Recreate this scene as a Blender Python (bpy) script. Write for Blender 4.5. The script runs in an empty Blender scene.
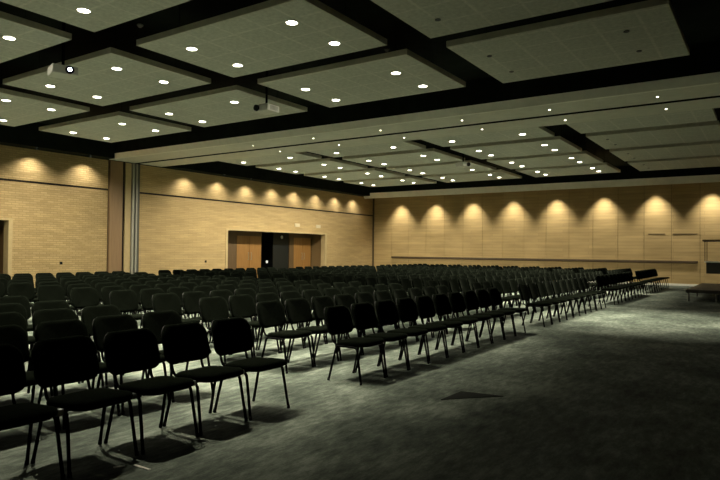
import bpy, bmesh, math, random
from mathutils import Vector, Matrix
random.seed(7)
C = bpy.context.scene.collection
sc = bpy.context.scene
PI = math.pi
EYE = 1.5
H = 4.9          # underside of panels and beam
WX = -21.0       # brick wall face
BY = 32.5        # back wall face

# ------------------------------------------------------------------ materials
def new_mat(name):
    m = bpy.data.materials.new(name); m.use_nodes = True
    nt = m.node_tree
    return m, nt, nt.nodes['Principled BSDF']

def simple(name, col, rough=.7, metal=0, spec=.4, emit=None, estr=0, noise=0, nscale=8):
    m, nt, b = new_mat(name)
    b.inputs['Roughness'].default_value = rough
    b.inputs['Metallic'].default_value = metal
    b.inputs['Specular IOR Level'].default_value = spec
    b.inputs['Base Color'].default_value = (*col, 1)
    if noise:
        tc = nt.nodes.new('ShaderNodeTexCoord'); n = nt.nodes.new('ShaderNodeTexNoise')
        n.inputs['Scale'].default_value = nscale; n.inputs['Detail'].default_value = 4
        r = nt.nodes.new('ShaderNodeValToRGB')
        r.color_ramp.elements[0].position = .3; r.color_ramp.elements[1].position = .7
        r.color_ramp.elements[0].color = (*[c * (1 - noise) for c in col], 1)
        r.color_ramp.elements[1].color = (*[min(1, c * (1 + noise)) for c in col], 1)
        nt.links.new(tc.outputs['Object'], n.inputs['Vector'])
        nt.links.new(n.outputs['Fac'], r.inputs['Fac']); nt.links.new(r.outputs['Color'], b.inputs['Base Color'])
    if emit:
        b.inputs['Emission Color'].default_value = (*emit, 1)
        b.inputs['Emission Strength'].default_value = estr
    return m

def carpet_mat():
    m, nt, b = new_mat('carpet')
    N, L = nt.nodes.new, nt.links.new
    tc = N('ShaderNodeTexCoord')
    def noise(scale, detail, rough, sx, sy, rot=0):
        mp = N('ShaderNodeMapping'); mp.inputs['Scale'].default_value = (sx, sy, 1); mp.inputs['Rotation'].default_value = (0, 0, rot)
        n = N('ShaderNodeTexNoise'); n.inputs['Scale'].default_value = scale; n.inputs['Detail'].default_value = detail
        n.inputs['Roughness'].default_value = rough
        L(tc.outputs['Object'], mp.inputs['Vector']); L(mp.outputs['Vector'], n.inputs['Vector'])
        return n.outputs['Fac']
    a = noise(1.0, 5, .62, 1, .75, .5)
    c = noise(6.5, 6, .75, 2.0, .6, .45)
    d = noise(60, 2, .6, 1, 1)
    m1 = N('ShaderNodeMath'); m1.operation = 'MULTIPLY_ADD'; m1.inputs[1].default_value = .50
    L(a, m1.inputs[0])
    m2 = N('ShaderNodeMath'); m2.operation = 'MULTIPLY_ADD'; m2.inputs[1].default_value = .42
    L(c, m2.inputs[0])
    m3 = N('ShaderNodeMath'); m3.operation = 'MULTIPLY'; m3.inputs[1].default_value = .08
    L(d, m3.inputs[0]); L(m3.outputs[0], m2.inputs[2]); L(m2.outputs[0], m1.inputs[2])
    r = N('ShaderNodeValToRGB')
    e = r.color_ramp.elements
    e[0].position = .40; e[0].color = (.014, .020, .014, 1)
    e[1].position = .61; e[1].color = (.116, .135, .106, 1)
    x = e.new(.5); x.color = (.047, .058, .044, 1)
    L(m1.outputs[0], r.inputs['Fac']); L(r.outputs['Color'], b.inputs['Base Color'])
    b.inputs['Roughness'].default_value = .95; b.inputs['Specular IOR Level'].default_value = .15
    bp = N('ShaderNodeBump'); bp.inputs['Strength'].default_value = .25; bp.inputs['Distance'].default_value = .01
    L(d, bp.inputs['Height']); L(bp.outputs['Normal'], b.inputs['Normal'])
    return m

def brick_mat(name, c1, c2, cm, bw, rh, axis, bump=.5, mortar=.006):
    m, nt, b = new_mat(name)
    N, L = nt.nodes.new, nt.links.new
    tc = N('ShaderNodeTexCoord'); sp = N('ShaderNodeSeparateXYZ'); cb = N('ShaderNodeCombineXYZ')
    L(tc.outputs['Object'], sp.inputs[0])
    L(sp.outputs[axis], cb.inputs[0]); L(sp.outputs['Z'], cb.inputs[1])
    br = N('ShaderNodeTexBrick')
    br.inputs['Color1'].default_value = (*c1, 1); br.inputs['Color2'].default_value = (*c2, 1); br.inputs['Mortar'].default_value = (*cm, 1)
    br.inputs['Scale'].default_value = 1; br.inputs['Mortar Size'].default_value = mortar
    br.inputs['Brick Width'].default_value = bw; br.inputs['Row Height'].default_value = rh
    br.inputs['Mortar Smooth'].default_value = .3
    L(cb.outputs[0], br.inputs['Vector'])
    n = N('ShaderNodeTexNoise'); n.inputs['Scale'].default_value = 1.3; n.inputs['Detail'].default_value = 5
    mp = N('ShaderNodeMapping'); mp.inputs['Scale'].default_value = (.6, 4, 1)
    L(cb.outputs[0], mp.inputs[0]); L(mp.outputs[0], n.inputs['Vector'])
    mx = N('ShaderNodeMix'); mx.data_type = 'RGBA'; mx.blend_type = 'MULTIPLY'
    rr = N('ShaderNodeValToRGB'); rr.color_ramp.elements[0].color = (.80, .80, .80, 1); rr.color_ramp.elements[0].position = .3; rr.color_ramp.elements[1].position = .7
    L(n.outputs['Fac'], rr.inputs['Fac'])
    mx.inputs[0].default_value = 1
    L(br.outputs['Color'], mx.inputs[6]); L(rr.outputs['Color'], mx.inputs[7])
    L(mx.outputs[2], b.inputs['Base Color'])
    b.inputs['Roughness'].default_value = .75; b.inputs['Specular IOR Level'].default_value = .25
    bp = N('ShaderNodeBump'); bp.inputs['Strength'].default_value = bump; bp.inputs['Distance'].default_value = .012
    inv = N('ShaderNodeMath'); inv.operation = 'SUBTRACT'; inv.inputs[0].default_value = 1
    L(br.outputs['Fac'], inv.inputs[1]); L(inv.outputs[0], bp.inputs['Height']); L(bp.outputs['Normal'], b.inputs['Normal'])
    return m

def wood_mat(name, c1, c2, rough=.5):
    m, nt, b = new_mat(name)
    N, L = nt.nodes.new, nt.links.new
    tc = N('ShaderNodeTexCoord'); mp = N('ShaderNodeMapping'); mp.inputs['Scale'].default_value = (9, 9, .7)
    n = N('ShaderNodeTexNoise'); n.inputs['Scale'].default_value = 2; n.inputs['Detail'].default_value = 6
    r = N('ShaderNodeValToRGB'); r.color_ramp.elements[0].position = .3; r.color_ramp.elements[1].position = .7
    r.color_ramp.elements[0].color = (*c1, 1); r.color_ramp.elements[1].color = (*c2, 1)
    L(tc.outputs['Object'], mp.inputs[0]); L(mp.outputs[0], n.inputs['Vector']); L(n.outputs['Fac'], r.inputs['Fac']); L(r.outputs['Color'], b.inputs['Base Color'])
    b.inputs['Roughness'].default_value = rough
    return m

def panel_mat():
    # perforated acoustic board: faint seams every 0.6 m, faint mottling
    m, nt, b = new_mat('acoustic_board')
    N, L = nt.nodes.new, nt.links.new
    tc = N('ShaderNodeTexCoord')
    br = N('ShaderNodeTexBrick'); br.offset = 0
    br.inputs['Color1'].default_value = (.69, .69, .60, 1); br.inputs['Color2'].default_value = (.71, .71, .615, 1); br.inputs['Mortar'].default_value = (.80, .785, .69, 1)
    br.inputs['Scale'].default_value = 1; br.inputs['Brick Width'].default_value = .62; br.inputs['Row Height'].default_value = .6
    br.inputs['Mortar Size'].default_value = .03; br.inputs['Mortar Smooth'].default_value = .6
    L(tc.outputs['Object'], br.inputs['Vector'])
    n = N('ShaderNodeTexNoise'); n.inputs['Scale'].default_value = 14; n.inputs['Detail'].default_value = 6; n.inputs['Roughness'].default_value = .7
    L(tc.outputs['Object'], n.inputs['Vector'])
    rr = N('ShaderNodeValToRGB'); rr.color_ramp.elements[0].color = (.78, .78, .78, 1); rr.color_ramp.elements[0].position = .35; rr.color_ramp.elements[1].position = .65
    L(n.outputs['Fac'], rr.inputs['Fac'])
    mx = N('ShaderNodeMix'); mx.data_type = 'RGBA'; mx.blend_type = 'MULTIPLY'; mx.inputs[0].default_value = 1
    L(br.outputs['Color'], mx.inputs[6]); L(rr.outputs['Color'], mx.inputs[7]); L(mx.outputs[2], b.inputs['Base Color'])
    b.inputs['Roughness'].default_value = .9; b.inputs['Specular IOR Level'].default_value = .2
    return m

def fabric_mat():
    m, nt, b = new_mat('black_fabric')
    N, L = nt.nodes.new, nt.links.new
    tc = N('ShaderNodeTexCoord'); n = N('ShaderNodeTexNoise'); n.inputs['Scale'].default_value = 90; n.inputs['Detail'].default_value = 3
    r = N('ShaderNodeValToRGB'); r.color_ramp.elements[0].color = (.0011, .0015, .0010, 1); r.color_ramp.elements[1].color = (.0026, .0034, .0022, 1)
    r.color_ramp.elements[0].position = .35; r.color_ramp.elements[1].position = .65
    L(tc.outputs['Object'], n.inputs['Vector']); L(n.outputs['Fac'], r.inputs['Fac']); L(r.outputs['Color'], b.inputs['Base Color'])
    b.inputs['Roughness'].default_value = .95; b.inputs['Specular IOR Level'].default_value = 0
    b.inputs['Sheen Weight'].default_value = .018; b.inputs['Sheen Roughness'].default_value = .3
    b.inputs['Sheen Tint'].default_value = (.85, 1, .75, 1)
    return m

M = {}
M['carpet'] = carpet_mat()
M['carpet_dark'] = simple('carpet_dark', (.006, .0075, .005), .95, spec=.1, noise=.2, nscale=40)
M['brick_l'] = brick_mat('tan_brick', (.61, .445, .21), (.50, .36, .16), (.42, .31, .14), .24, .075, 'Y', .9, .010)
M['brick_s'] = brick_mat('tan_brick_smooth', (.61, .445, .21), (.54, .39, .178), (.42, .31, .14), .48, .075, 'Y', .5, .006)
M['back'] = brick_mat('tan_board', (.60, .435, .195), (.53, .38, .165), (.44, .32, .14), 2.6, .16, 'X', .3, .008)
M['back_gap'] = simple('joint_brown', (.10, .07, .03), .8)
M['tan'] = simple('tan_plaster', (.52, .40, .20), .6, noise=.06)
M['pilaster'] = wood_mat('red_brown_pilaster', (.25, .155, .072), (.30, .19, .09), .55)
M['black'] = simple('black_ceiling_paint', (.011, .014, .010), .9, spec=.1, noise=.25, nscale=3)
M['groove'] = simple('dark_groove', (.02, .014, .010), .8)
M['rail'] = wood_mat('dark_rail_wood', (.07, .045, .020), (.10, .065, .028), .5)
M['board'] = panel_mat()
M['edge'] = simple('panel_edge', (.62, .59, .46), .7, noise=.08)
M['beam'] = simple('beam_paint', (.70, .685, .58), .7, noise=.06, nscale=5)
M['bulk'] = simple('bulkhead_paint_brightened', (.90, .88, .76), .7, noise=.05, nscale=5)  # whitened so bulkhead and beam fascia seem to catch more light
M['white'] = simple('white_plastic', (.74, .74, .66), .5)
M['clip'] = simple('grey_plastic_clip', (.28, .29, .25), .4)
M['metal'] = simple('aluminium', (.36, .35, .28), .5, metal=.2)
M['metal_grey'] = simple('grey_aluminium', (.10, .10, .08), .5, metal=.2)
M['frame'] = simple('black_steel', (.002, .0022, .002), .8, spec=.02)
M['shell'] = simple('black_plastic', (.002, .0025, .002), .6, spec=.08)
M['fabric'] = fabric_mat()
M['wood'] = wood_mat('orange_wood_door', (.29, .145, .036), (.37, .19, .055), .45)
M['wood_dark'] = wood_mat('brown_wood_jamb', (.11, .065, .025), (.14, .085, .035), .5)
M['jamb'] = simple('brown_jamb', (.25, .165, .07), .6)
M['doorblack'] = simple('dark_green_door', (.007, .009, .0065), .6)
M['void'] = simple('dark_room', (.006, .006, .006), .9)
M['lens'] = simple('lamp_lens', (.9, .88, .8), .4, emit=(1, .95, .80), estr=9)
M['lens_off'] = simple('lamp_lens_off', (.05, .05, .045), .3)
M['projlens'] = simple('projector_lens_lit', (.1, .1, .2), .2, emit=(.75, .85, 1), estr=6)
M['glass'] = simple('dark_lens_glass', (.006, .006, .012), .1, spec=.6)
M['stage'] = simple('stage_deck', (.028, .026, .019), .6, noise=.15)
M['stageleg'] = simple('stage_leg', (.16, .16, .13), .5, metal=.2)
M['darkpanel'] = simple('dark_counter_front', (.05, .052, .04), .6)
M['plate'] = simple('pale_plate', (.66, .58, .38), .5)
M['tape'] = simple('pale_tape', (.32, .32, .26), .6)
M['darkwall'] = simple('dark_tan_wall', (.16, .12, .06), .8, noise=.1)

# ------------------------------------------------------------------ mesh helpers
def box(bm, x0, x1, y0, y1, z0, z1, bev=0):
    v = [bm.verts.new((x, y, z)) for x in (x0, x1) for y in (y0, y1) for z in (z0, z1)]
    F = [(0, 1, 3, 2), (4, 6, 7, 5), (0, 4, 5, 1), (2, 3, 7, 6), (0, 2, 6, 4), (1, 5, 7, 3)]
    fs = [bm.faces.new([v[i] for i in f]) for f in F]
    if bev:
        es = list({e for f in fs for e in f.edges})
        bmesh.ops.bevel(bm, geom=es, offset=bev, segments=2, affect='EDGES', profile=.5)

def disc_ring(bm, c, r0, r1, z0, z1, seg=20, cap=None):
    # a washer with a rectangular section, axis Z
    rings = []
    for r, z in ((r1, z0), (r1, z1), (r0, z1), (r0, z0)):
        rings.append([bm.verts.new((c[0] + r * math.cos(2 * PI * k / seg), c[1] + r * math.sin(2 * PI * k / seg), z)) for k in range(seg)])
    for a in range(4):
        p, q = rings[a], rings[(a + 1) % 4]
        for k in range(seg):
            bm.faces.new((p[k], p[(k + 1) % seg], q[(k + 1) % seg], q[k]))

def cyl(bm, p0, p1, r0, r1=None, seg=14):
    tube(bm, [p0, p1], r0, seg, r1)

def tube(bm, pts, r, seg=8, r_end=None):
    pts = [Vector(p) for p in pts]
    n = len(pts)
    t0 = (pts[1] - pts[0]).normalized()
    up = Vector((0, 1, 0)) if abs(t0.y) < .9 else Vector((1, 0, 0))
    rings = []
    for i, p in enumerate(pts):
        if i == 0: t = pts[1] - pts[0]
        elif i == n - 1: t = pts[-1] - pts[-2]
        else: t = (pts[i + 1] - pts[i]).normalized() + (pts[i] - pts[i - 1]).normalized()
        t.normalize()
        a = up - t * up.dot(t); a.normalize(); b = t.cross(a); up = a
        rr = r if r_end is None else r + (r_end - r) * i / (n - 1)
        rings.append([bm.verts.new(p + a * (rr * math.cos(2 * PI * k / seg)) + b * (rr * math.sin(2 * PI * k / seg))) for k in range(seg)])
    for p, q in zip(rings, rings[1:]):
        for k in range(seg):
            bm.faces.new((p[k], p[(k + 1) % seg], q[(k + 1) % seg], q[k]))
    bm.faces.new(rings[0][::-1]); bm.faces.new(rings[-1])

def smooth_path(pts, rad=.05, n=4):
    """round the corners of a polyline"""
    pts = [Vector(p) for p in pts]; out = [pts[0]]
    for a, b, c in zip(pts, pts[1:], pts[2:]):
        d1 = (a - b); d2 = (c - b)
        k = min(rad, d1.length * .45, d2.length * .45)
        p = b + d1.normalized() * k; q = b + d2.normalized() * k
        for i in range(n + 1):
            t = i / n
            out.append(p * (1 - t) ** 2 + b * 2 * t * (1 - t) + q * t * t)
    out.append(pts[-1])
    return out

def rrect(w, h, r, n=4, top_r=None):
    """rounded rectangle outline, counter-clockwise, centred"""
    out = []
    for cx, cy, a0, rr in ((w / 2, h / 2, 0, top_r or r), (-w / 2, h / 2, PI / 2, top_r or r), (-w / 2, -h / 2, PI, r), (w / 2, -h / 2, 1.5 * PI, r)):
        ox = cx - math.copysign(rr, cx); oy = cy - math.copysign(rr, cy)
        for i in range(n + 1):
            a = a0 + (PI / 2) * i / n
            out.append((ox + rr * math.cos(a), oy + rr * math.sin(a)))
    return out

def pad(bm, outline, thick, fmap, crown=.012, rim=.014, inner=(.8, .55, .28)):
    """cushion: outline in (u,v), rounded rim, domed top; fmap(u,v,w)->xyz"""
    k = len(outline)
    def ring(s, inset, w):
        return [bm.verts.new(fmap(u * s * (1 - inset), v * s * (1 - inset), w)) for u, v in outline]
    prof = [(1, .09, -thick / 2), (1, .02, -thick / 2 + rim * .5), (1, 0, 0), (1, .02, thick / 2 - rim * .5), (1, .07, thick / 2)]
    rings = [ring(*p) for p in prof]
    for s in inner:
        rings.append(ring(s, 0, thick / 2 + crown * (1 - s * s)))
    for p, q in zip(rings, rings[1:]):
        for i in range(k):
            bm.faces.new((p[i], p[(i + 1) % k], q[(i + 1) % k], q[i]))
    c = bm.verts.new(fmap(0, 0, thick / 2 + crown))
    for i in range(k):
        bm.faces.new((rings[-1][i], rings[-1][(i + 1) % k], c))
    c2 = bm.verts.new(fmap(0, 0, -thick / 2))
    for i in range(k):
        bm.faces.new((rings[0][(i + 1) % k], rings[0][i], c2))

def link(name, bm, mats, parent=None, smooth=False, loc=None):
    me = bpy.data.meshes.new(name)
    bmesh.ops.recalc_face_normals(bm, faces=bm.faces)
    if smooth:
        for f in bm.faces: f.smooth = True
    bm.to_mesh(me); bm.free()
    for m in (mats if isinstance(mats, (list, tuple)) else [mats]): me.materials.append(m)
    o = bpy.data.objects.new(name, me); C.objects.link(o)
    if parent: o.parent = parent
    if loc: o.location = loc
    return o

def tag(o, label, cat, group=None):
    o['label'] = label; o['category'] = cat
    if group: o['group'] = group
    return o

def thing(name, label, cat, loc=(0, 0, 0), group=None):
    o = bpy.data.objects.new(name, None); C.objects.link(o); o.location = loc
    o.empty_display_size = .1
    return tag(o, label, cat, group)

def struct(name, bm, mats, parent=None):
    o = link(name, bm, mats, parent)
    if parent is None: o['kind'] = 'structure'
    return o

def B(*boxes, bev=0):
    bm = bmesh.new()
    for b in boxes: box(bm, *b, bev=bev)
    return bm

# ------------------------------------------------------------------ setting
XR, YF, ZC = 7.0, -4.0, 5.7      # right wall, wall behind the camera, black ceiling
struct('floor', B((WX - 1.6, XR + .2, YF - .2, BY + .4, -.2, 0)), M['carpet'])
struct('ceiling', B((WX - 1.6, XR + .2, YF - .2, BY + .4, ZC, ZC + .2)), M['black'])

# brick wall: two openings (8.4-10.36 and 20.17-27.54), a horizontal groove at 3.75, black above 4.87
HEAD1, HEAD2, G0, G1, TOP = 2.47, 2.48, 3.705, 3.78, 4.87
D1a, D1b, D2a, D2b = 8.3, 10.36, 19.95, 27.68
X0 = WX - .3
struct('wall_left', B((X0, WX, YF, D1a, 0, G0), (X0, WX, D1b, 13.86, 0, G0), (X0, WX, D1a, D1b, HEAD1, G0), (X0, WX, YF, 13.86, G1, TOP)), M['brick_l'])
wl2 = struct('wall_left_hall', B((X0, WX, 15.28, D2a, 0, G0), (X0, WX, D2b, BY, 0, G0), (X0, WX, D2a, D2b, HEAD2, G0), (X0, WX, 15.28, BY, G1, TOP)), M['brick_s'])
struct('trim_1', B((X0, WX - .03, YF, 13.86, G0, G1), (X0, WX - .03, 15.28, BY, G0, G1)), M['groove'])
struct('wall_left_upper', B((X0, WX + .005, YF, BY, TOP, ZC)), M['black'])
# black soffit round the room that carries the wall washers
struct('ceiling_soffit', B((WX, WX + .55, YF, 13.75, TOP + .01, ZC), (WX, WX + .55, 16.3, 31.3, TOP + .01, ZC)), M['black'])

# pilaster, dark gaps and the folded partition's jamb
struct('trim_2', B((X0, WX - .06, 13.86, 15.28, 0, TOP)), M['groove'])
struct('column_1', B((X0 + .05, WX + .05, 13.92, 14.47, 0, TOP)), M['pilaster'])
struct('trim_3', B((X0 + .05, WX + .0, 14.62, 14.88, 0, TOP)), M['tan'])
jb = thing('folding_partition', 'pale metal edge of the folded partition wall beside the red-brown pilaster', 'partition', (WX, 15.07, 0))
link('edge_strip', B((-.05, .06, -.17, -.085, 0, TOP - .0)), M['metal'], jb)
link('edge_strip', B((-.05, .02, -.075, -.03, 0, TOP)), M['metal_grey'], jb)
link('edge_strip', B((-.05, .05, .0, .07, 0, TOP)), M['metal'], jb)
link('edge_strip', B((-.05, .02, .09, .19, 0, TOP)), M['metal_grey'], jb)

# recess 1 (beside the frame's edge, its shade painted in as darker wood) and recess 2 (with the doors)
RX = WX - 1.0
def recess(n, ya, yb, head):
    struct('wall_recess_%d' % n, B((RX - .1, X0, ya - .1, ya, 0, head + .1), (RX - .1, X0, yb, yb + .1, 0, head + .1), (RX - .1, X0, ya, yb, head, head + .1)), M['wood_dark'] if n == 1 else M['jamb'])
    bm = B((X0, WX + .02, ya, ya + .13, 0, head), (X0, WX + .02, yb - .13, yb, 0, head), (X0, WX + .02, ya + .13, yb - .13, head - .07, head))
    struct('trim_%d' % (3 + n), bm, M['tan'])
recess(1, D1a, D1b, HEAD1); recess(2, D2a, D2b, HEAD2)
struct('wall_recess_3', B((RX - .1, RX, D1a, D1b, 0, HEAD1)), M['void'])
d = struct('door_1', B((RX, RX + .05, D1a + .1, D1a + 1.0, 0, 2.2)), M['rail'])  # dark wood here carries the shade of the recess
struct('door_leaf', B((RX, RX + .05, D1a + 1.03, D1b - .1, 0, 2.2)), M['rail'], d)
# back of recess 2: jamb boards, two pairs of wooden doors, a dark opening with one dark door leaf
struct('wall_recess_4', B((RX - .1, RX, D2a, 23.44, 2.2, HEAD2), (RX - .1, RX, 25.6, D2b, 2.2, HEAD2), (RX - .1, RX, D2a, 21.65, 0, 2.2), (RX - .1, RX, 25.62, 26.0, 0, 2.2)), M['wood_dark'])
def door(n, y0, y1):
    m = (y0 + y1) / 2
    d = struct('door_%d' % n, B((RX - .06, RX - .01, y0, m - .012, .01, 2.2), bev=0), M['wood'])
    struct('door_leaf', B((RX - .06, RX - .01, m + .012, y1, .01, 2.2)), M['wood'], d)
    bm = bmesh.new()
    for y in (m - .1, m + .1):
        tube(bm, [(RX - .02, y, 1.0), (RX + .05, y, 1.0), (RX + .05, y, 1.35), (RX - .02, y, 1.35)], .012)
    struct('door_handle', bm, M['metal'], d)
door(2, 21.67, 23.40); door(3, 26.02, 27.52)
struct('wall_recess_5', B((RX - 1.6, RX - 1.5, 23.2, 25.8, 0, HEAD2), (RX - 1.5, RX - .1, 23.34, 23.44, 0, HEAD2), (RX - 1.5, RX - .1, 25.6, 25.7, 0, HEAD2), (RX - 1.6, RX - .1, 23.3, 25.7, HEAD2, HEAD2 + .1)), M['void'])
d4 = struct('door_4', B((RX - .06, RX - .01, 24.32, 25.58, .01, HEAD2 - .02)), M['doorblack'])
bm = bmesh.new(); cyl(bm, (RX - .01, 25.0, 2.2), (RX + .004, 25.0, 2.2), .09, seg=16)
struct('door_sign', bm, M['white'], d4)
ls = thing('wall_lamp', 'small white round light seen inside the dark open doorway', 'lamp', (RX - 1.49, 25.42, .84))
bm = bmesh.new(); cyl(bm, (0, 0, 0), (.03, 0, 0), .09, seg=16); link('base', bm, M['white'], ls)
bm = bmesh.new(); cyl(bm, (.03, 0, 0), (.045, 0, 0), .075, seg=16); link('lens', bm, simple('small_lamp', (.8, .8, .7), .4, emit=(1, .97, .85), estr=.35), ls)

for y, t in ((25.06, 'pale wall plate above the dark door leaf'), (26.88, 'pale wall plate above the doors toward the back wall')):
    s = thing('wall_plate', t, 'plate', (WX, y, 2.84), 'plates above the doors')
    link('back_box', B((0, .03, -.20, .20, -.09, .09), bev=.006), M['plate'], s)
    link('face', B((.03, .036, -.17, .17, -.065, .065)), M['plate'], s)
for y, t in ((12.06, 'small dark wall socket on the brick wall before the red-brown pilaster'), (18.76, 'small dark wall socket on the brick wall between partition edge and doors')):
    s = thing('wall_socket', t, 'socket', (WX, y, .96))
    link('plate', B((0, .015, -.05, .05, -.05, .05), bev=.003), M['groove'], s)
    link('insert', B((.015, .02, -.03, .03, -.03, .03)), M['shell'], s)

# back wall: boarded bays about 1.2 m wide with open joints, rail, baseboard
bays = []
xs = [-20.985] + [-2.79 - 1.2 * k for k in range(14, -1, -1)] + [-1.59 + 1.2 * k for k in range(8)]
for a, b in zip(xs, xs[1:]): bays.append((a + .008, b - .008, BY, BY + .05, 0, TOP + .3))
struct('wall_back', B(*bays), M['back'])
struct('wall_back_core', B((X0, XR, BY + .045, BY + .3, 0, ZC)), M['back_gap'])
struct('wall_corner', B((WX, WX + .12, BY - .02, BY + .05, 0, TOP)), M['back_gap'])
struct('trim_6', B((-19.58, -2.87, BY - .05, BY, 1.07, 1.19), bev=.01), M['rail'])
struct('trim_7', B((-5.0, -4.26, BY - .012, BY, 2.445, 2.475)), M['rail'])
struct('trim_8', B((-3.92, -2.9, BY - .012, BY, 2.44, 2.475)), M['rail'])
struct('baseboard_back', B((WX + .12, XR, BY - .02, BY, 0, .10)), M['bulk'])
# bulkhead in front of the back wall, face sloped and whitened to look brighter lit
bm = bmesh.new()
vs_ = [[bm.verts.new((x, y, z)) for y, z in ((31.30, 5.06), (31.52, 4.755), (31.62, 4.755), (31.62, 5.06))] for x in (WX, XR)]
for k in range(4): bm.faces.new((vs_[0][k], vs_[0][(k + 1) % 4], vs_[1][(k + 1) % 4], vs_[1][k]))
bm.faces.new(vs_[0]); bm.faces.new(vs_[1][::-1])
struct('beam_back', bm, M['bulk'])
struct('ceiling_back', B((WX, XR, 31.32, BY + .04, 5.06, ZC)), M['black'])
# unseen sides
struct('wall_right', B((XR, XR + .2, YF, BY, 0, ZC)), M['darkwall'])
struct('wall_front', B((X0, XR, YF - .2, YF, 0, ZC)), M['darkwall'])

# partition beam: fascia, underside, track slot
struct('beam_partition', B((WX, XR, 13.98, 15.03, H, 5.07), (WX, XR, 15.231, 16.3, H, 5.07)), M['beam'])
struct('trim_9', B((WX, XR, 15.03, 15.19, H + .10, 5.07), (WX, XR, 15.19, 15.23, H + .002, 5.07)), M['black'])  # black lining added to paint the slot's shade
bm = bmesh.new()
vs_ = [[bm.verts.new((x, y, z)) for y, z in ((13.76, 5.075), (13.88, H), (13.98, H), (13.98, 5.075))] for x in (WX, XR)]
for k in range(4): bm.faces.new((vs_[0][k], vs_[0][(k + 1) % 4], vs_[1][(k + 1) % 4], vs_[1][k]))
bm.faces.new(vs_[0]); bm.faces.new(vs_[1][::-1])
struct('trim_10', bm, M['bulk'])  # fascia brightness put into paler paint and a tilted face
struct('ceiling_beam_box', B((WX, XR, 13.77, 16.2, 5.071, ZC)), M['black'])

# ------------------------------------------------------------------ panels and downlights
ORD = ['first', 'second', 'third', 'fourth', 'fifth', 'sixth', 'seventh', 'eighth', 'ninth', 'tenth', 'eleventh', 'twelfth']
NUM = ['one', 'two', 'three', 'four', 'five']
COLS = [(-17.65, -13.82), (-13.25, -9.47), (-8.84, -5.25), (-4.5, -1.15), (-.55, 3.2)]
ROWS_N = [(9.17, 11.62), (6.28, 8.56), (3.2, 5.55)]           # counted from the beam toward the camera
ROWS_F = [(16.305, 17.85), (18.38, 20.95), (21.5, 24.05), (24.6, 27.2)]
LX = [(-17.02, -14.66), (-12.54, -10.24), (-8.14, -5.93), (-4.05, -1.84), (.4, 2.4)]
PT = .10
SPOT = []
def spot(name, loc, power, angle, blend, parent, col=(1, .91, .73), rad=.05, tilt=None):
    l = bpy.data.lights.new(name, 'SPOT'); l.energy = power; l.spot_size = math.radians(angle); l.spot_blend = blend
    l.color = col; l.shadow_soft_size = rad
    o = bpy.data.objects.new(name, l); C.objects.link(o); o.parent = parent; o.location = loc
    if tilt: o.rotation_euler = tilt
    return o

proto = {}
def downlight(x, y, z, r, lit, label, power, angle, blend=1, group=None, wide=0):
    t = thing('downlight', label, 'ceiling light', (x, y, z), group)
    key = (r, lit)
    if key not in proto:
        bm = bmesh.new(); disc_ring(bm, (0, 0), r, r * 1.22, -.012, 0); a = link('trim_ring', bm, M['edge'] if lit else M['lens_off'], t)
        bm = bmesh.new(); cyl(bm, (0, 0, -.008), (0, 0, 0), r * .99, seg=20); b = link('lens', bm, M['lens'] if lit else M['lens_off'], t)
        proto[key] = (a, b)
    else:
        for src in proto[key]:
            c = src.copy(); c.parent = t; C.objects.link(c)
    if lit:
        spot('lamp', (0, 0, -.02), power, angle, blend, t)
        if wide: spot('lamp', (0, 0, -.025), power * wide, 168, .5, t)
    return t

FIX = {(0, 0): (-17.63, -13.8, 9.38, 11.72), (0, 1): (-13.1, -9.42, 9.2, 11.58), (0, 2): (-8.72, -5.22, 9.1, 11.56), (0, 3): (-4.48, -1.16, 9.13, 11.72),
       (1, 0): (-17.7, -14.03, 6.42, 8.72), (1, 1): (-13.27, -9.52, 6.29, 8.58), (1, 2): (-8.82, -5.26, 6.3, 8.53), (1, 3): (-4.51, -1.15, 6.3, 8.63)}
def panel(col, y0, y1, where, far, r=9):
    x0, x1 = COLS[col]
    if (r, col) in FIX: x0, x1, y0, y1 = FIX[r, col]
    if y0 < 6 and col == 0: pass
    lab = 'pale suspended acoustic ceiling panel, column %s from brick wall, %s' % (NUM[col], where)
    t = thing('acoustic_panel', lab, 'ceiling panel', ((x0 + x1) / 2, (y0 + y1) / 2, H), 'suspended acoustic ceiling panels')
    w, d_ = (x1 - x0) / 2, (y1 - y0) / 2
    link('board', B((-w + .012, w - .012, -d_ + .012, d_ - .012, 0, PT - .01)), M['board'], t)
    link('edge_trim', B((-w, w, -d_, -d_ + .012, .002, PT), (-w, w, d_ - .012, d_, .002, PT), (-w, -w + .012, -d_ + .012, d_ - .012, .002, PT), (w - .012, w, -d_ + .012, d_ - .012, .002, PT)), M['edge'], t)
    for sx in (-.7, .7):
        for sy in (-.6, .6):
            bm = bmesh.new(); cyl(bm, (sx * w, sy * d_, PT - .012), (sx * w, sy * d_, ZC - H), .006, seg=6)
            link('hanger', bm, M['black'], t)
    return t

PW, PA = 760, 84
def lights_for(col, ys, where, lit):
    for i, x in enumerate(LX[col]):
        if col == 3 and i == 1 and 'beyond' in where: continue
        for j, y in enumerate(ys):
            cor = ('brick-wall' if i == 0 else 'stage') + '-side ' + ('front' if j == 0 and len(ys) > 1 else 'rear' if len(ys) > 1 else 'end')
            lab = '%s downlight in column %s from brick wall, %s, %s corner' % ('lit' if lit else 'unlit', NUM[col], where, cor)
            downlight(x, y, H, .085 if lit else .035, lit, lab, PW, PA, group='ceiling panel downlights', wide=.20 if (col == 0 and i == 0) else .09 if ys[-1] > 26 and j == 1 else .008)

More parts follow.
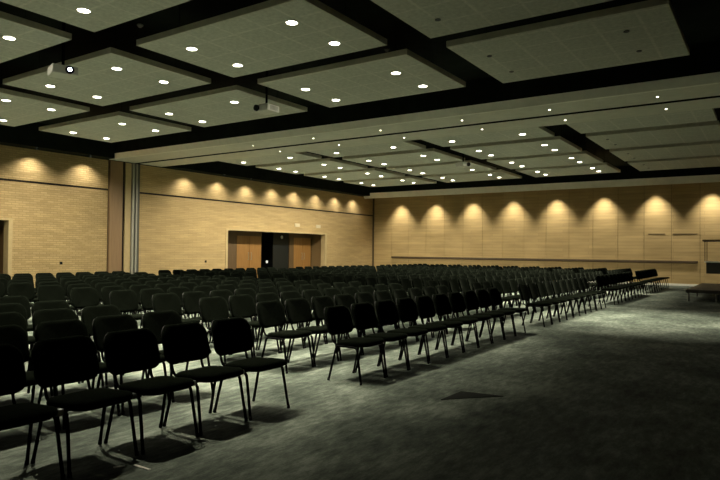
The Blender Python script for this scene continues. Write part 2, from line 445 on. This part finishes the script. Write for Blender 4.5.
for r, (y0, y1) in enumerate(ROWS_N):
    where = ['row next before beam', 'second row before beam', 'third row before beam'][r]
    ys = [(9.94, 11.02), (6.90, 7.97), (3.9, 4.94)][r]
    for col in range(4):
        if col == 0 and r == 2: continue
        panel(col, y0, y1, where, False, r)
        lights_for(col, [q + (.13 if col == 0 else 0) for q in ys], where, col < 3)
for r, (y0, y1) in enumerate(ROWS_F):
    where = ['row touching beam', 'second row beyond beam', 'third row beyond beam', 'fourth row beyond beam'][r]
    ys = [(17.05,), (19.1, 20.18), (22.22, 23.35), (25.27, 26.37)][r]
    for col in range(5):
        panel(col, y0, y1, where, True)
        if col < 3 or (col == 3 and r > 0): lights_for(col, ys, where, col < 3)
BX = (-14.0, -11.5, -9.1, -6.62, -4.37, -2.05)
for j, y in enumerate((14.44, 15.76)):
    for i, x in enumerate(BX):
        downlight(x, y, H, .027, True, 'small lit spotlight in the beam underside, %s from brick wall, %s track slot' % (ORD[i], ('before', 'behind')[j]), 750, 66, .8, 'small beam spotlights')

# wall washers hung under the soffits
def washer(x, y, z, lab, power, angle, grp):
    t = thing('wall_washer', lab, 'ceiling light', (x, y, z), grp)
    if 'w' not in proto:
        bm = bmesh.new(); disc_ring(bm, (0, 0), .045, .052, -.05, 0); a = link('can', bm, M['black'], t)
        bm = bmesh.new(); cyl(bm, (0, 0, -.012), (0, 0, 0), .044, seg=16); b = link('lens', bm, M['lens'], t)
        proto['w'] = (a, b)
    else:
        for src in proto['w']:
            c = src.copy(); c.parent = t; C.objects.link(c)
    spot('lamp', (0, 0, -.055), power, angle, .9, t, (1, .92, .76), .05)
xs_w = [-2.3 - 2.37 * k for k in range(7, -1, -1)] + [.07, 2.44, 4.8]
for i, x in enumerate(xs_w):
    washer(x, BY - .55, 5.055, 'small wall washer behind the bulkhead lighting back wall scallop %s from corner' % (ORD + ['x'])[i], 255, 80, 'back wall washers')
for i, y in enumerate((8.9, 10.9, 12.85)):
    washer(WX + .42, y, TOP + .008, 'small wall washer lighting %s brick wall scallop before the pilaster' % ORD[i], 52, 126, 'brick wall washers')
for i, y in enumerate((17.5, 19.38, 21.2, 23.05, 24.75, 26.6, 28.4, 30.25)):
    washer(WX + .42, y, TOP + .008, 'small wall washer lighting %s brick wall scallop past the partition edge' % ORD[i], 44, 126, 'brick wall washers')

# ------------------------------------------------------------------ projectors and detectors
def projector(loc, rz, lab, lens_mat, drop, ly=.06):
    t = thing('projector', lab, 'projector', loc); t.rotation_euler = (0, 0, rz)
    link('body', B((-.19, .19, -.21, .21, -.075, .075), bev=.018), M['white'], t)
    bm = bmesh.new(); cyl(bm, (.19, ly, 0), (.235, ly, 0), .068, seg=20); l = link('lens_barrel', bm, M['glass'], t)
    bm = bmesh.new(); cyl(bm, (.235, ly, 0), (.238, ly, 0), .034, seg=16); link('lens', bm, lens_mat, l)
    link('vent_grille', B(*[(-.12 + .04 * k, -.10 + .04 * k, .21, .213, -.045, .045) for k in range(6)]), M['clip'], t)
    bm = bmesh.new(); cyl(bm, (0, 0, .075), (0, 0, drop), .025, seg=12); link('mount_pole', bm, M['frame'], t)
    link('mount_plate', B((-.1, .1, -.1, .1, .072, .09), (-.09, .09, -.09, .09, drop - .02, drop)), M['frame'], t)
projector((-10.15, 5.80, 4.54), math.radians(-18), 'white ceiling projector with glowing lens, hung between second and third panel rows before beam', M['projlens'], ZC - 4.54)
projector((-9.16, 9.85, 4.58), math.radians(-90), 'white ceiling projector with dark lens, hung in the gap before the beam', M['glass'], ZC - 4.58, -.10)
projector((-9.16, 20.1, 4.62), math.radians(-20), 'small white ceiling projector far beyond the beam, among lit panels', M['glass'], ZC - 4.62)
def detector(x, y, lab):
    t = thing('smoke_detector', lab, 'detector', (x, y, ZC), 'ceiling detectors')
    bm = bmesh.new(); cyl(bm, (0, 0, -.02), (0, 0, 0), .06, seg=16); link('base', bm, M['clip'], t)
    bm = bmesh.new(); cyl(bm, (0, 0, -.05), (0, 0, -.02), .03, .05, seg=16); link('cap', bm, M['white'], t)
for p in ((-9.35, 6.75, 'small detector on black ceiling between second and third panel columns'), (-18.4, 10.1, 'small pale detector on black ceiling beside the brick wall'), (-6.3, 10.2, 'small detector on black ceiling over the third panel column gap')):
    s = (ZC - 1.5) / 4.0
    detector(p[0] * s, p[1] * s, p[2])

# ------------------------------------------------------------------ stage and booth
t = thing('stage_platform', 'low dark stage platform on pale legs by the back wall', 'stage', (0, 24.8, 0))
link('deck', B((-2.3, 2.2, -2.75, 2.75, .27, .37), bev=.01), M['stage'], t)
for x in (-2.22, -1.45, -.2, 1.0, 2.1):
    for y in (-2.66, 0, 2.66):
        bm = bmesh.new(); cyl(bm, (x, y, 0), (x, y, .275), .028, seg=10); link('leg', bm, M['stageleg'], t)
t = thing('presenter_booth', 'dark framed booth with white counter edge and flat roof on the stage', 'booth', (-1.0, 25.3, .37))
for x in (-.98, .95):
    for y in (-.45, .38):
        bm = bmesh.new(); cyl(bm, (x, y, .88), (x, y, 1.61), .012, seg=8); link('post', bm, M['frame'], t)
link('pedestal', B((.1, .9, -.3, .3, 0, .85), bev=.02), M['darkpanel'], t)
link('roof', B((-1.06, 1.04, -.5, .5, 1.60, 1.66), bev=.01), M['wood_dark'], t)
link('counter', B((-.99, .97, -.47, .4, .84, .885), bev=.006), M['white'], t)
link('front_panel', B((-.94, .97, -.44, -.40, .45, .84)), M['darkpanel'], t)

# small marks on the floor
bm = bmesh.new()
tri = [(-2.78, 5.60), (-2.77, 6.07), (-2.32, 6.13)]
top = [bm.verts.new((x, y, .006)) for x, y in tri]; bot = [bm.verts.new((x, y, 0)) for x, y in tri]
bm.faces.new(top); bm.faces.new(bot)
for k in range(3): bm.faces.new((top[k], top[(k + 1) % 3], bot[(k + 1) % 3], bot[k]))
tag(link('carpet_patch', bm, M['carpet_dark']), 'dark triangular patch on the empty carpet', 'carpet patch')
def strip(a, b, w, lab):
    a, b = Vector(a), Vector(b); d_ = (b - a).normalized(); n = Vector((-d_.y, d_.x, 0)) * w / 2
    bm = bmesh.new()
    q = [a + n, b + n, b - n, a - n]
    t_ = [bm.verts.new(p + Vector((0, 0, .004))) for p in q]; u = [bm.verts.new(p) for p in q]
    bm.faces.new(t_); bm.faces.new(u)
    for k in range(4): bm.faces.new((t_[k], t_[(k + 1) % 4], u[(k + 1) % 4], u[k]))
    tag(link('tape_strip', bm, M['tape']), lab, 'tape', 'tape scraps on the carpet')
strip((-3.66, 2.66, 0), (-3.50, 2.66, 0), .02, 'longer pale strip of tape on the carpet before the front row')
strip((-3.735, 2.545, 0), (-3.70, 2.61, 0), .025, 'shorter pale scrap of tape on the carpet before the front row')

# ------------------------------------------------------------------ chairs (face +X)
def seat_map(u, v, w):
    # u: depth (-.205...205), v: width; front edge falls away and bows forward
    x = .035 + u + (.045 * (1 - (v / .235) ** 2) if u > 0 else 0) * max(0, u) / .2
    z = .440 + w + .012 * (u / .2) - (.9 * max(0, u - .10) ** 2) - .10 * v * v + .08 * u * u
    return (x, v, z)
def back_map(u, v, w):
    # u: width, v: height; concave to the sitter, reclined
    z = .664 + v * 1.02 + (.022 * (1 - (u / .235) ** 2) if v > 0 else 0) * v / .16
    x = -.262 - v * .30 + .9 * u * u - .055 + w
    return (x, u, z)
def seat_mesh():
    bm = bmesh.new(); pad(bm, rrect(.41, .47, .075), .05, seat_map, .010); return bm
def pan_mesh():
    bm = bmesh.new(); pad(bm, rrect(.37, .42, .08), .016, lambda u, v, w: tuple(Vector(seat_map(u, v, w)) - Vector((0, 0, .030 + .012 * max(0, 1 - (u / .2) ** 2 - (v / .22) ** 2)))), 0, .004); return bm
def back_mesh():
    bm = bmesh.new(); pad(bm, rrect(.49, .315, .08, top_r=.085), .042, back_map, .006); return bm
def backshell_mesh():
    bm = bmesh.new(); pad(bm, rrect(.475, .30, .075, top_r=.08), .014, lambda u, v, w: tuple(Vector(back_map(u, v, w)) - Vector((.027, 0, 0))), 0, .004); return bm
LEG_Y, RAIL_Z, TR = .256, .405, .0125
def leg_pts(front, s):
    y = s * LEG_Y
    if front: return smooth_path([(.222, y, 0), (.148, y * .93, RAIL_Z), (.02, y * .93, RAIL_Z)], .045)
    return smooth_path([(-.232, y, 0), (-.135, y * .93, RAIL_Z), (.02, y * .93, RAIL_Z)], .045)
def post_pts(s):
    y = s * .165
    return smooth_path([(.0, y, RAIL_Z - .004), (-.235, y, RAIL_Z + .005), (-.272, y, .56), (-.325, y, .74)], .07, 5)
def bm_tube(pts, r, seg=8):
    bm = bmesh.new(); tube(bm, pts, r, seg); return bm
def frame_mesh():
    bm = bmesh.new()
    tube(bm, [(.0, -LEG_Y * .93, RAIL_Z), (.0, LEG_Y * .93, RAIL_Z)], .011, 8)
    tube(bm, [(.10, -LEG_Y * .93, RAIL_Z), (.10, LEG_Y * .93, RAIL_Z)], .009, 8)
    return bm
def clip_mesh():
    bm = bmesh.new(); box(bm, .125, .165, .232, .286, RAIL_Z - .008, RAIL_Z + .034, bev=.005); return bm

GROUP = 'black stacking chairs set out in rows'
def make_full():
    t = thing('conference_chair', '', 'chair', (0, 0, -50), GROUP)
    s = link('seat', seat_mesh(), M['fabric'], t, True)
    link('seat_pan', pan_mesh(), M['shell'], s, True)
    b = link('backrest', back_mesh(), M['fabric'], t, True)
    link('back_shell', backshell_mesh(), M['shell'], b, True)
    link('seat_frame', frame_mesh(), M['frame'], t, True)
    for f in (True, False):
        for sgn in (-1, 1):
            lg = link('leg', bm_tube(leg_pts(f, sgn), TR), M['frame'], t, True)
            x = .222 if f else -.232
            link('foot_cap', bm_tube([(x, sgn * LEG_Y, 0), (x * .985, sgn * LEG_Y * .998, .03)], .0155), M['shell'], lg, True)
    for sgn in (-1, 1): link('back_post', bm_tube(post_pts(sgn), .011), M['frame'], t, True)
    return t
def make_small():
    # the same chair for the far rows: seat, backrest and one frame
    t = thing('conference_chair', '', 'chair', (0, 0, -50), GROUP)
    link('seat', seat_mesh(), M['fabric'], t, True)
    link('backrest', back_mesh(), M['fabric'], t, True)
    bm = bmesh.new()
    for f in (True, False):
        for sgn in (-1, 1): tube(bm, leg_pts(f, sgn), TR, 6)
    for sgn in (-1, 1): tube(bm, post_pts(sgn), .011, 6)
    tube(bm, [(.0, -LEG_Y * .93, RAIL_Z), (.0, LEG_Y * .93, RAIL_Z)], .011, 6)
    link('chair_frame', bm, M['frame'], t, True)
    return t

def copy_tree(o, parent=None):
    c = o.copy(); C.objects.link(c)
    if parent: c.parent = parent
    for ch in list(o.children): copy_tree(ch, c)
    return c

# camera axes, used to order chairs by how large they show
yaw, pitch, roll = math.radians(34.0488), math.radians(1.02766), math.radians(.580776)
fwd = Vector((-math.sin(yaw) * math.cos(pitch), math.cos(yaw) * math.cos(pitch), math.sin(pitch)))
rgt = Vector((math.cos(yaw), math.sin(yaw), 0)); upv = rgt.cross(fwd)
r_ = rgt * math.cos(roll) + upv * math.sin(roll); u_ = -rgt * math.sin(roll) + upv * math.cos(roll)
FPX = 609.944
def px(p):
    q = Vector(p) - Vector((0, 0, EYE)); z = q.dot(fwd)
    return (360 + FPX * q.dot(r_) / z, 240 - FPX * q.dot(u_) / z, z) if z > .05 else (-9e9, 0, z)

PITCH, ROWGAP, NROWS = .555, 1.055, 12
FRONT_X = -4.035
blocks = []                                    # (ordinal, y of first chair centre, count, numbered from)
blocks.append((0, 4.475 - PITCH / 2, 8))       # counts down toward the camera
for b, (ya, n) in enumerate(((5.665, 10), (12.30, 10), (18.95, 10), (25.3, 9))):
    blocks.append((b + 1, ya + PITCH / 2, n))
cand = []
for b, y0, n in blocks:
    for r in range(NROWS):
        for k in range(n):
            y = y0 - k * PITCH if b == 0 else y0 + k * PITCH
            x = FRONT_X - r * ROWGAP
            jit = random.Random(b * 1000 + r * 50 + k); rowj = random.Random(b * 77 + r * 5)
            x += jit.uniform(-.006, .006) + (rowj.uniform(-.035, .035) if r else 0); yy = y + (rowj.uniform(-.03, .03) if r else 0)
            ps = [px((x + dx, yy + dy, z)) for dx in (-.36, .25) for dy in (-.25, .25) for z in (0.0, .82)]
            if not any(-4 < p[0] < 724 and p[1] < 484 and p[2] > .05 for p in ps): continue
            if not (max(p[0] for p in ps) > 3 and min(p[0] for p in ps) < 717): continue
            d_ = math.hypot(x, yy)
            rank = d_ * (.75 if r == 0 else .9 if k == 0 else 1)
            cand.append((rank, d_, b, r, k, x, yy, jit.uniform(-.35, .35)))
cand.sort()
full0, small0 = make_full(), make_small()
clip_me = None
BLK = ['first block', 'second block', 'third block', 'fourth block', 'fifth block']
used = {}
for i, (rank, d_, b, r, k, x, y, a) in enumerate(cand[:300]):
    big = (r == 0 and b < 4) or d_ < 10.5
    src = full0 if big else small0
    if src not in used: t = src; used[src] = 1
    else: t = copy_tree(src)
    t.location = (x, y, 0); t.rotation_euler = (0, 0, math.radians(a))
    row = 'front' if r == 0 else ORD[r]
    if b == 0: t['label'] = 'black fabric conference chair, %s row of first block, %s seat before the cross aisle' % (row, ORD[k])
    else: t['label'] = 'black fabric conference chair, %s row of %s, %s seat past the cross aisle' % (row, BLK[b], ORD[k])
    if big and r < 2 and not (b == 0 and k == 0) and k < 9:
        if clip_me is None:
            c = link('linking_clip', clip_mesh(), M['clip'], t); clip_me = c.data
        else:
            c = bpy.data.objects.new('linking_clip', clip_me); C.objects.link(c); c.parent = t
rest = cand[300:]
# the remaining, farthest chairs as one object
bm = bmesh.new()
src = bmesh.new()
pad(src, rrect(.41, .47, .075, 2), .05, seat_map, .010, inner=(.6,))
pad(src, rrect(.49, .315, .08, 2, top_r=.085), .042, back_map, .006, inner=(.6,))
nf = len(src.faces)
for f in (True, False):
    for sgn in (-1, 1): tube(src, leg_pts(f, sgn)[::3], TR, 4)
me = bpy.data.meshes.new('tmp'); src.faces.ensure_lookup_table()
for i, f in enumerate(src.faces): f.material_index = 0 if i < nf else 1; f.smooth = True
src.to_mesh(me); src.free()
for (rank, d_, b, r, k, x, y, a) in rest:
    n0 = len(bm.verts); bm.from_mesh(me); bm.verts.ensure_lookup_table()
    rot = Matrix.Translation((x, y, 0)) @ Matrix.Rotation(math.radians(a), 4, 'Z')
    for v in bm.verts[n0:]: v.co = rot @ v.co
o = link('distant_seating', bm, [M['fabric'], M['frame']])
o['kind'] = 'stuff'; tag(o, 'farthest rows of black conference chairs merging into a dark band', 'chairs')
o['label'] = 'farther rows of black conference chairs merging into a dark band'
print('chairs in view', len(cand), 'rest', len(rest))

# ------------------------------------------------------------------ camera, world, view
cam = bpy.data.cameras.new('camera'); cam.sensor_width = 36; cam.lens = FPX / 720 * 36
cam.clip_start = .05; cam.clip_end = 200
co = bpy.data.objects.new('camera', cam); C.objects.link(co)
co.matrix_world = Matrix(((r_.x, u_.x, -fwd.x, 0), (r_.y, u_.y, -fwd.y, 0), (r_.z, u_.z, -fwd.z, EYE), (0, 0, 0, 1)))
sc.camera = co
w = bpy.data.worlds.new('world'); sc.world = w; w.use_nodes = True
w.node_tree.nodes['Background'].inputs[0].default_value = (0, 0, 0, 1)
sc.cycles.diffuse_bounces = 8
vs = sc.view_settings
vs.view_transform = 'Standard'; vs.look = 'None'; vs.gamma = 1; vs.exposure = 1.4; vs.use_curve_mapping = False
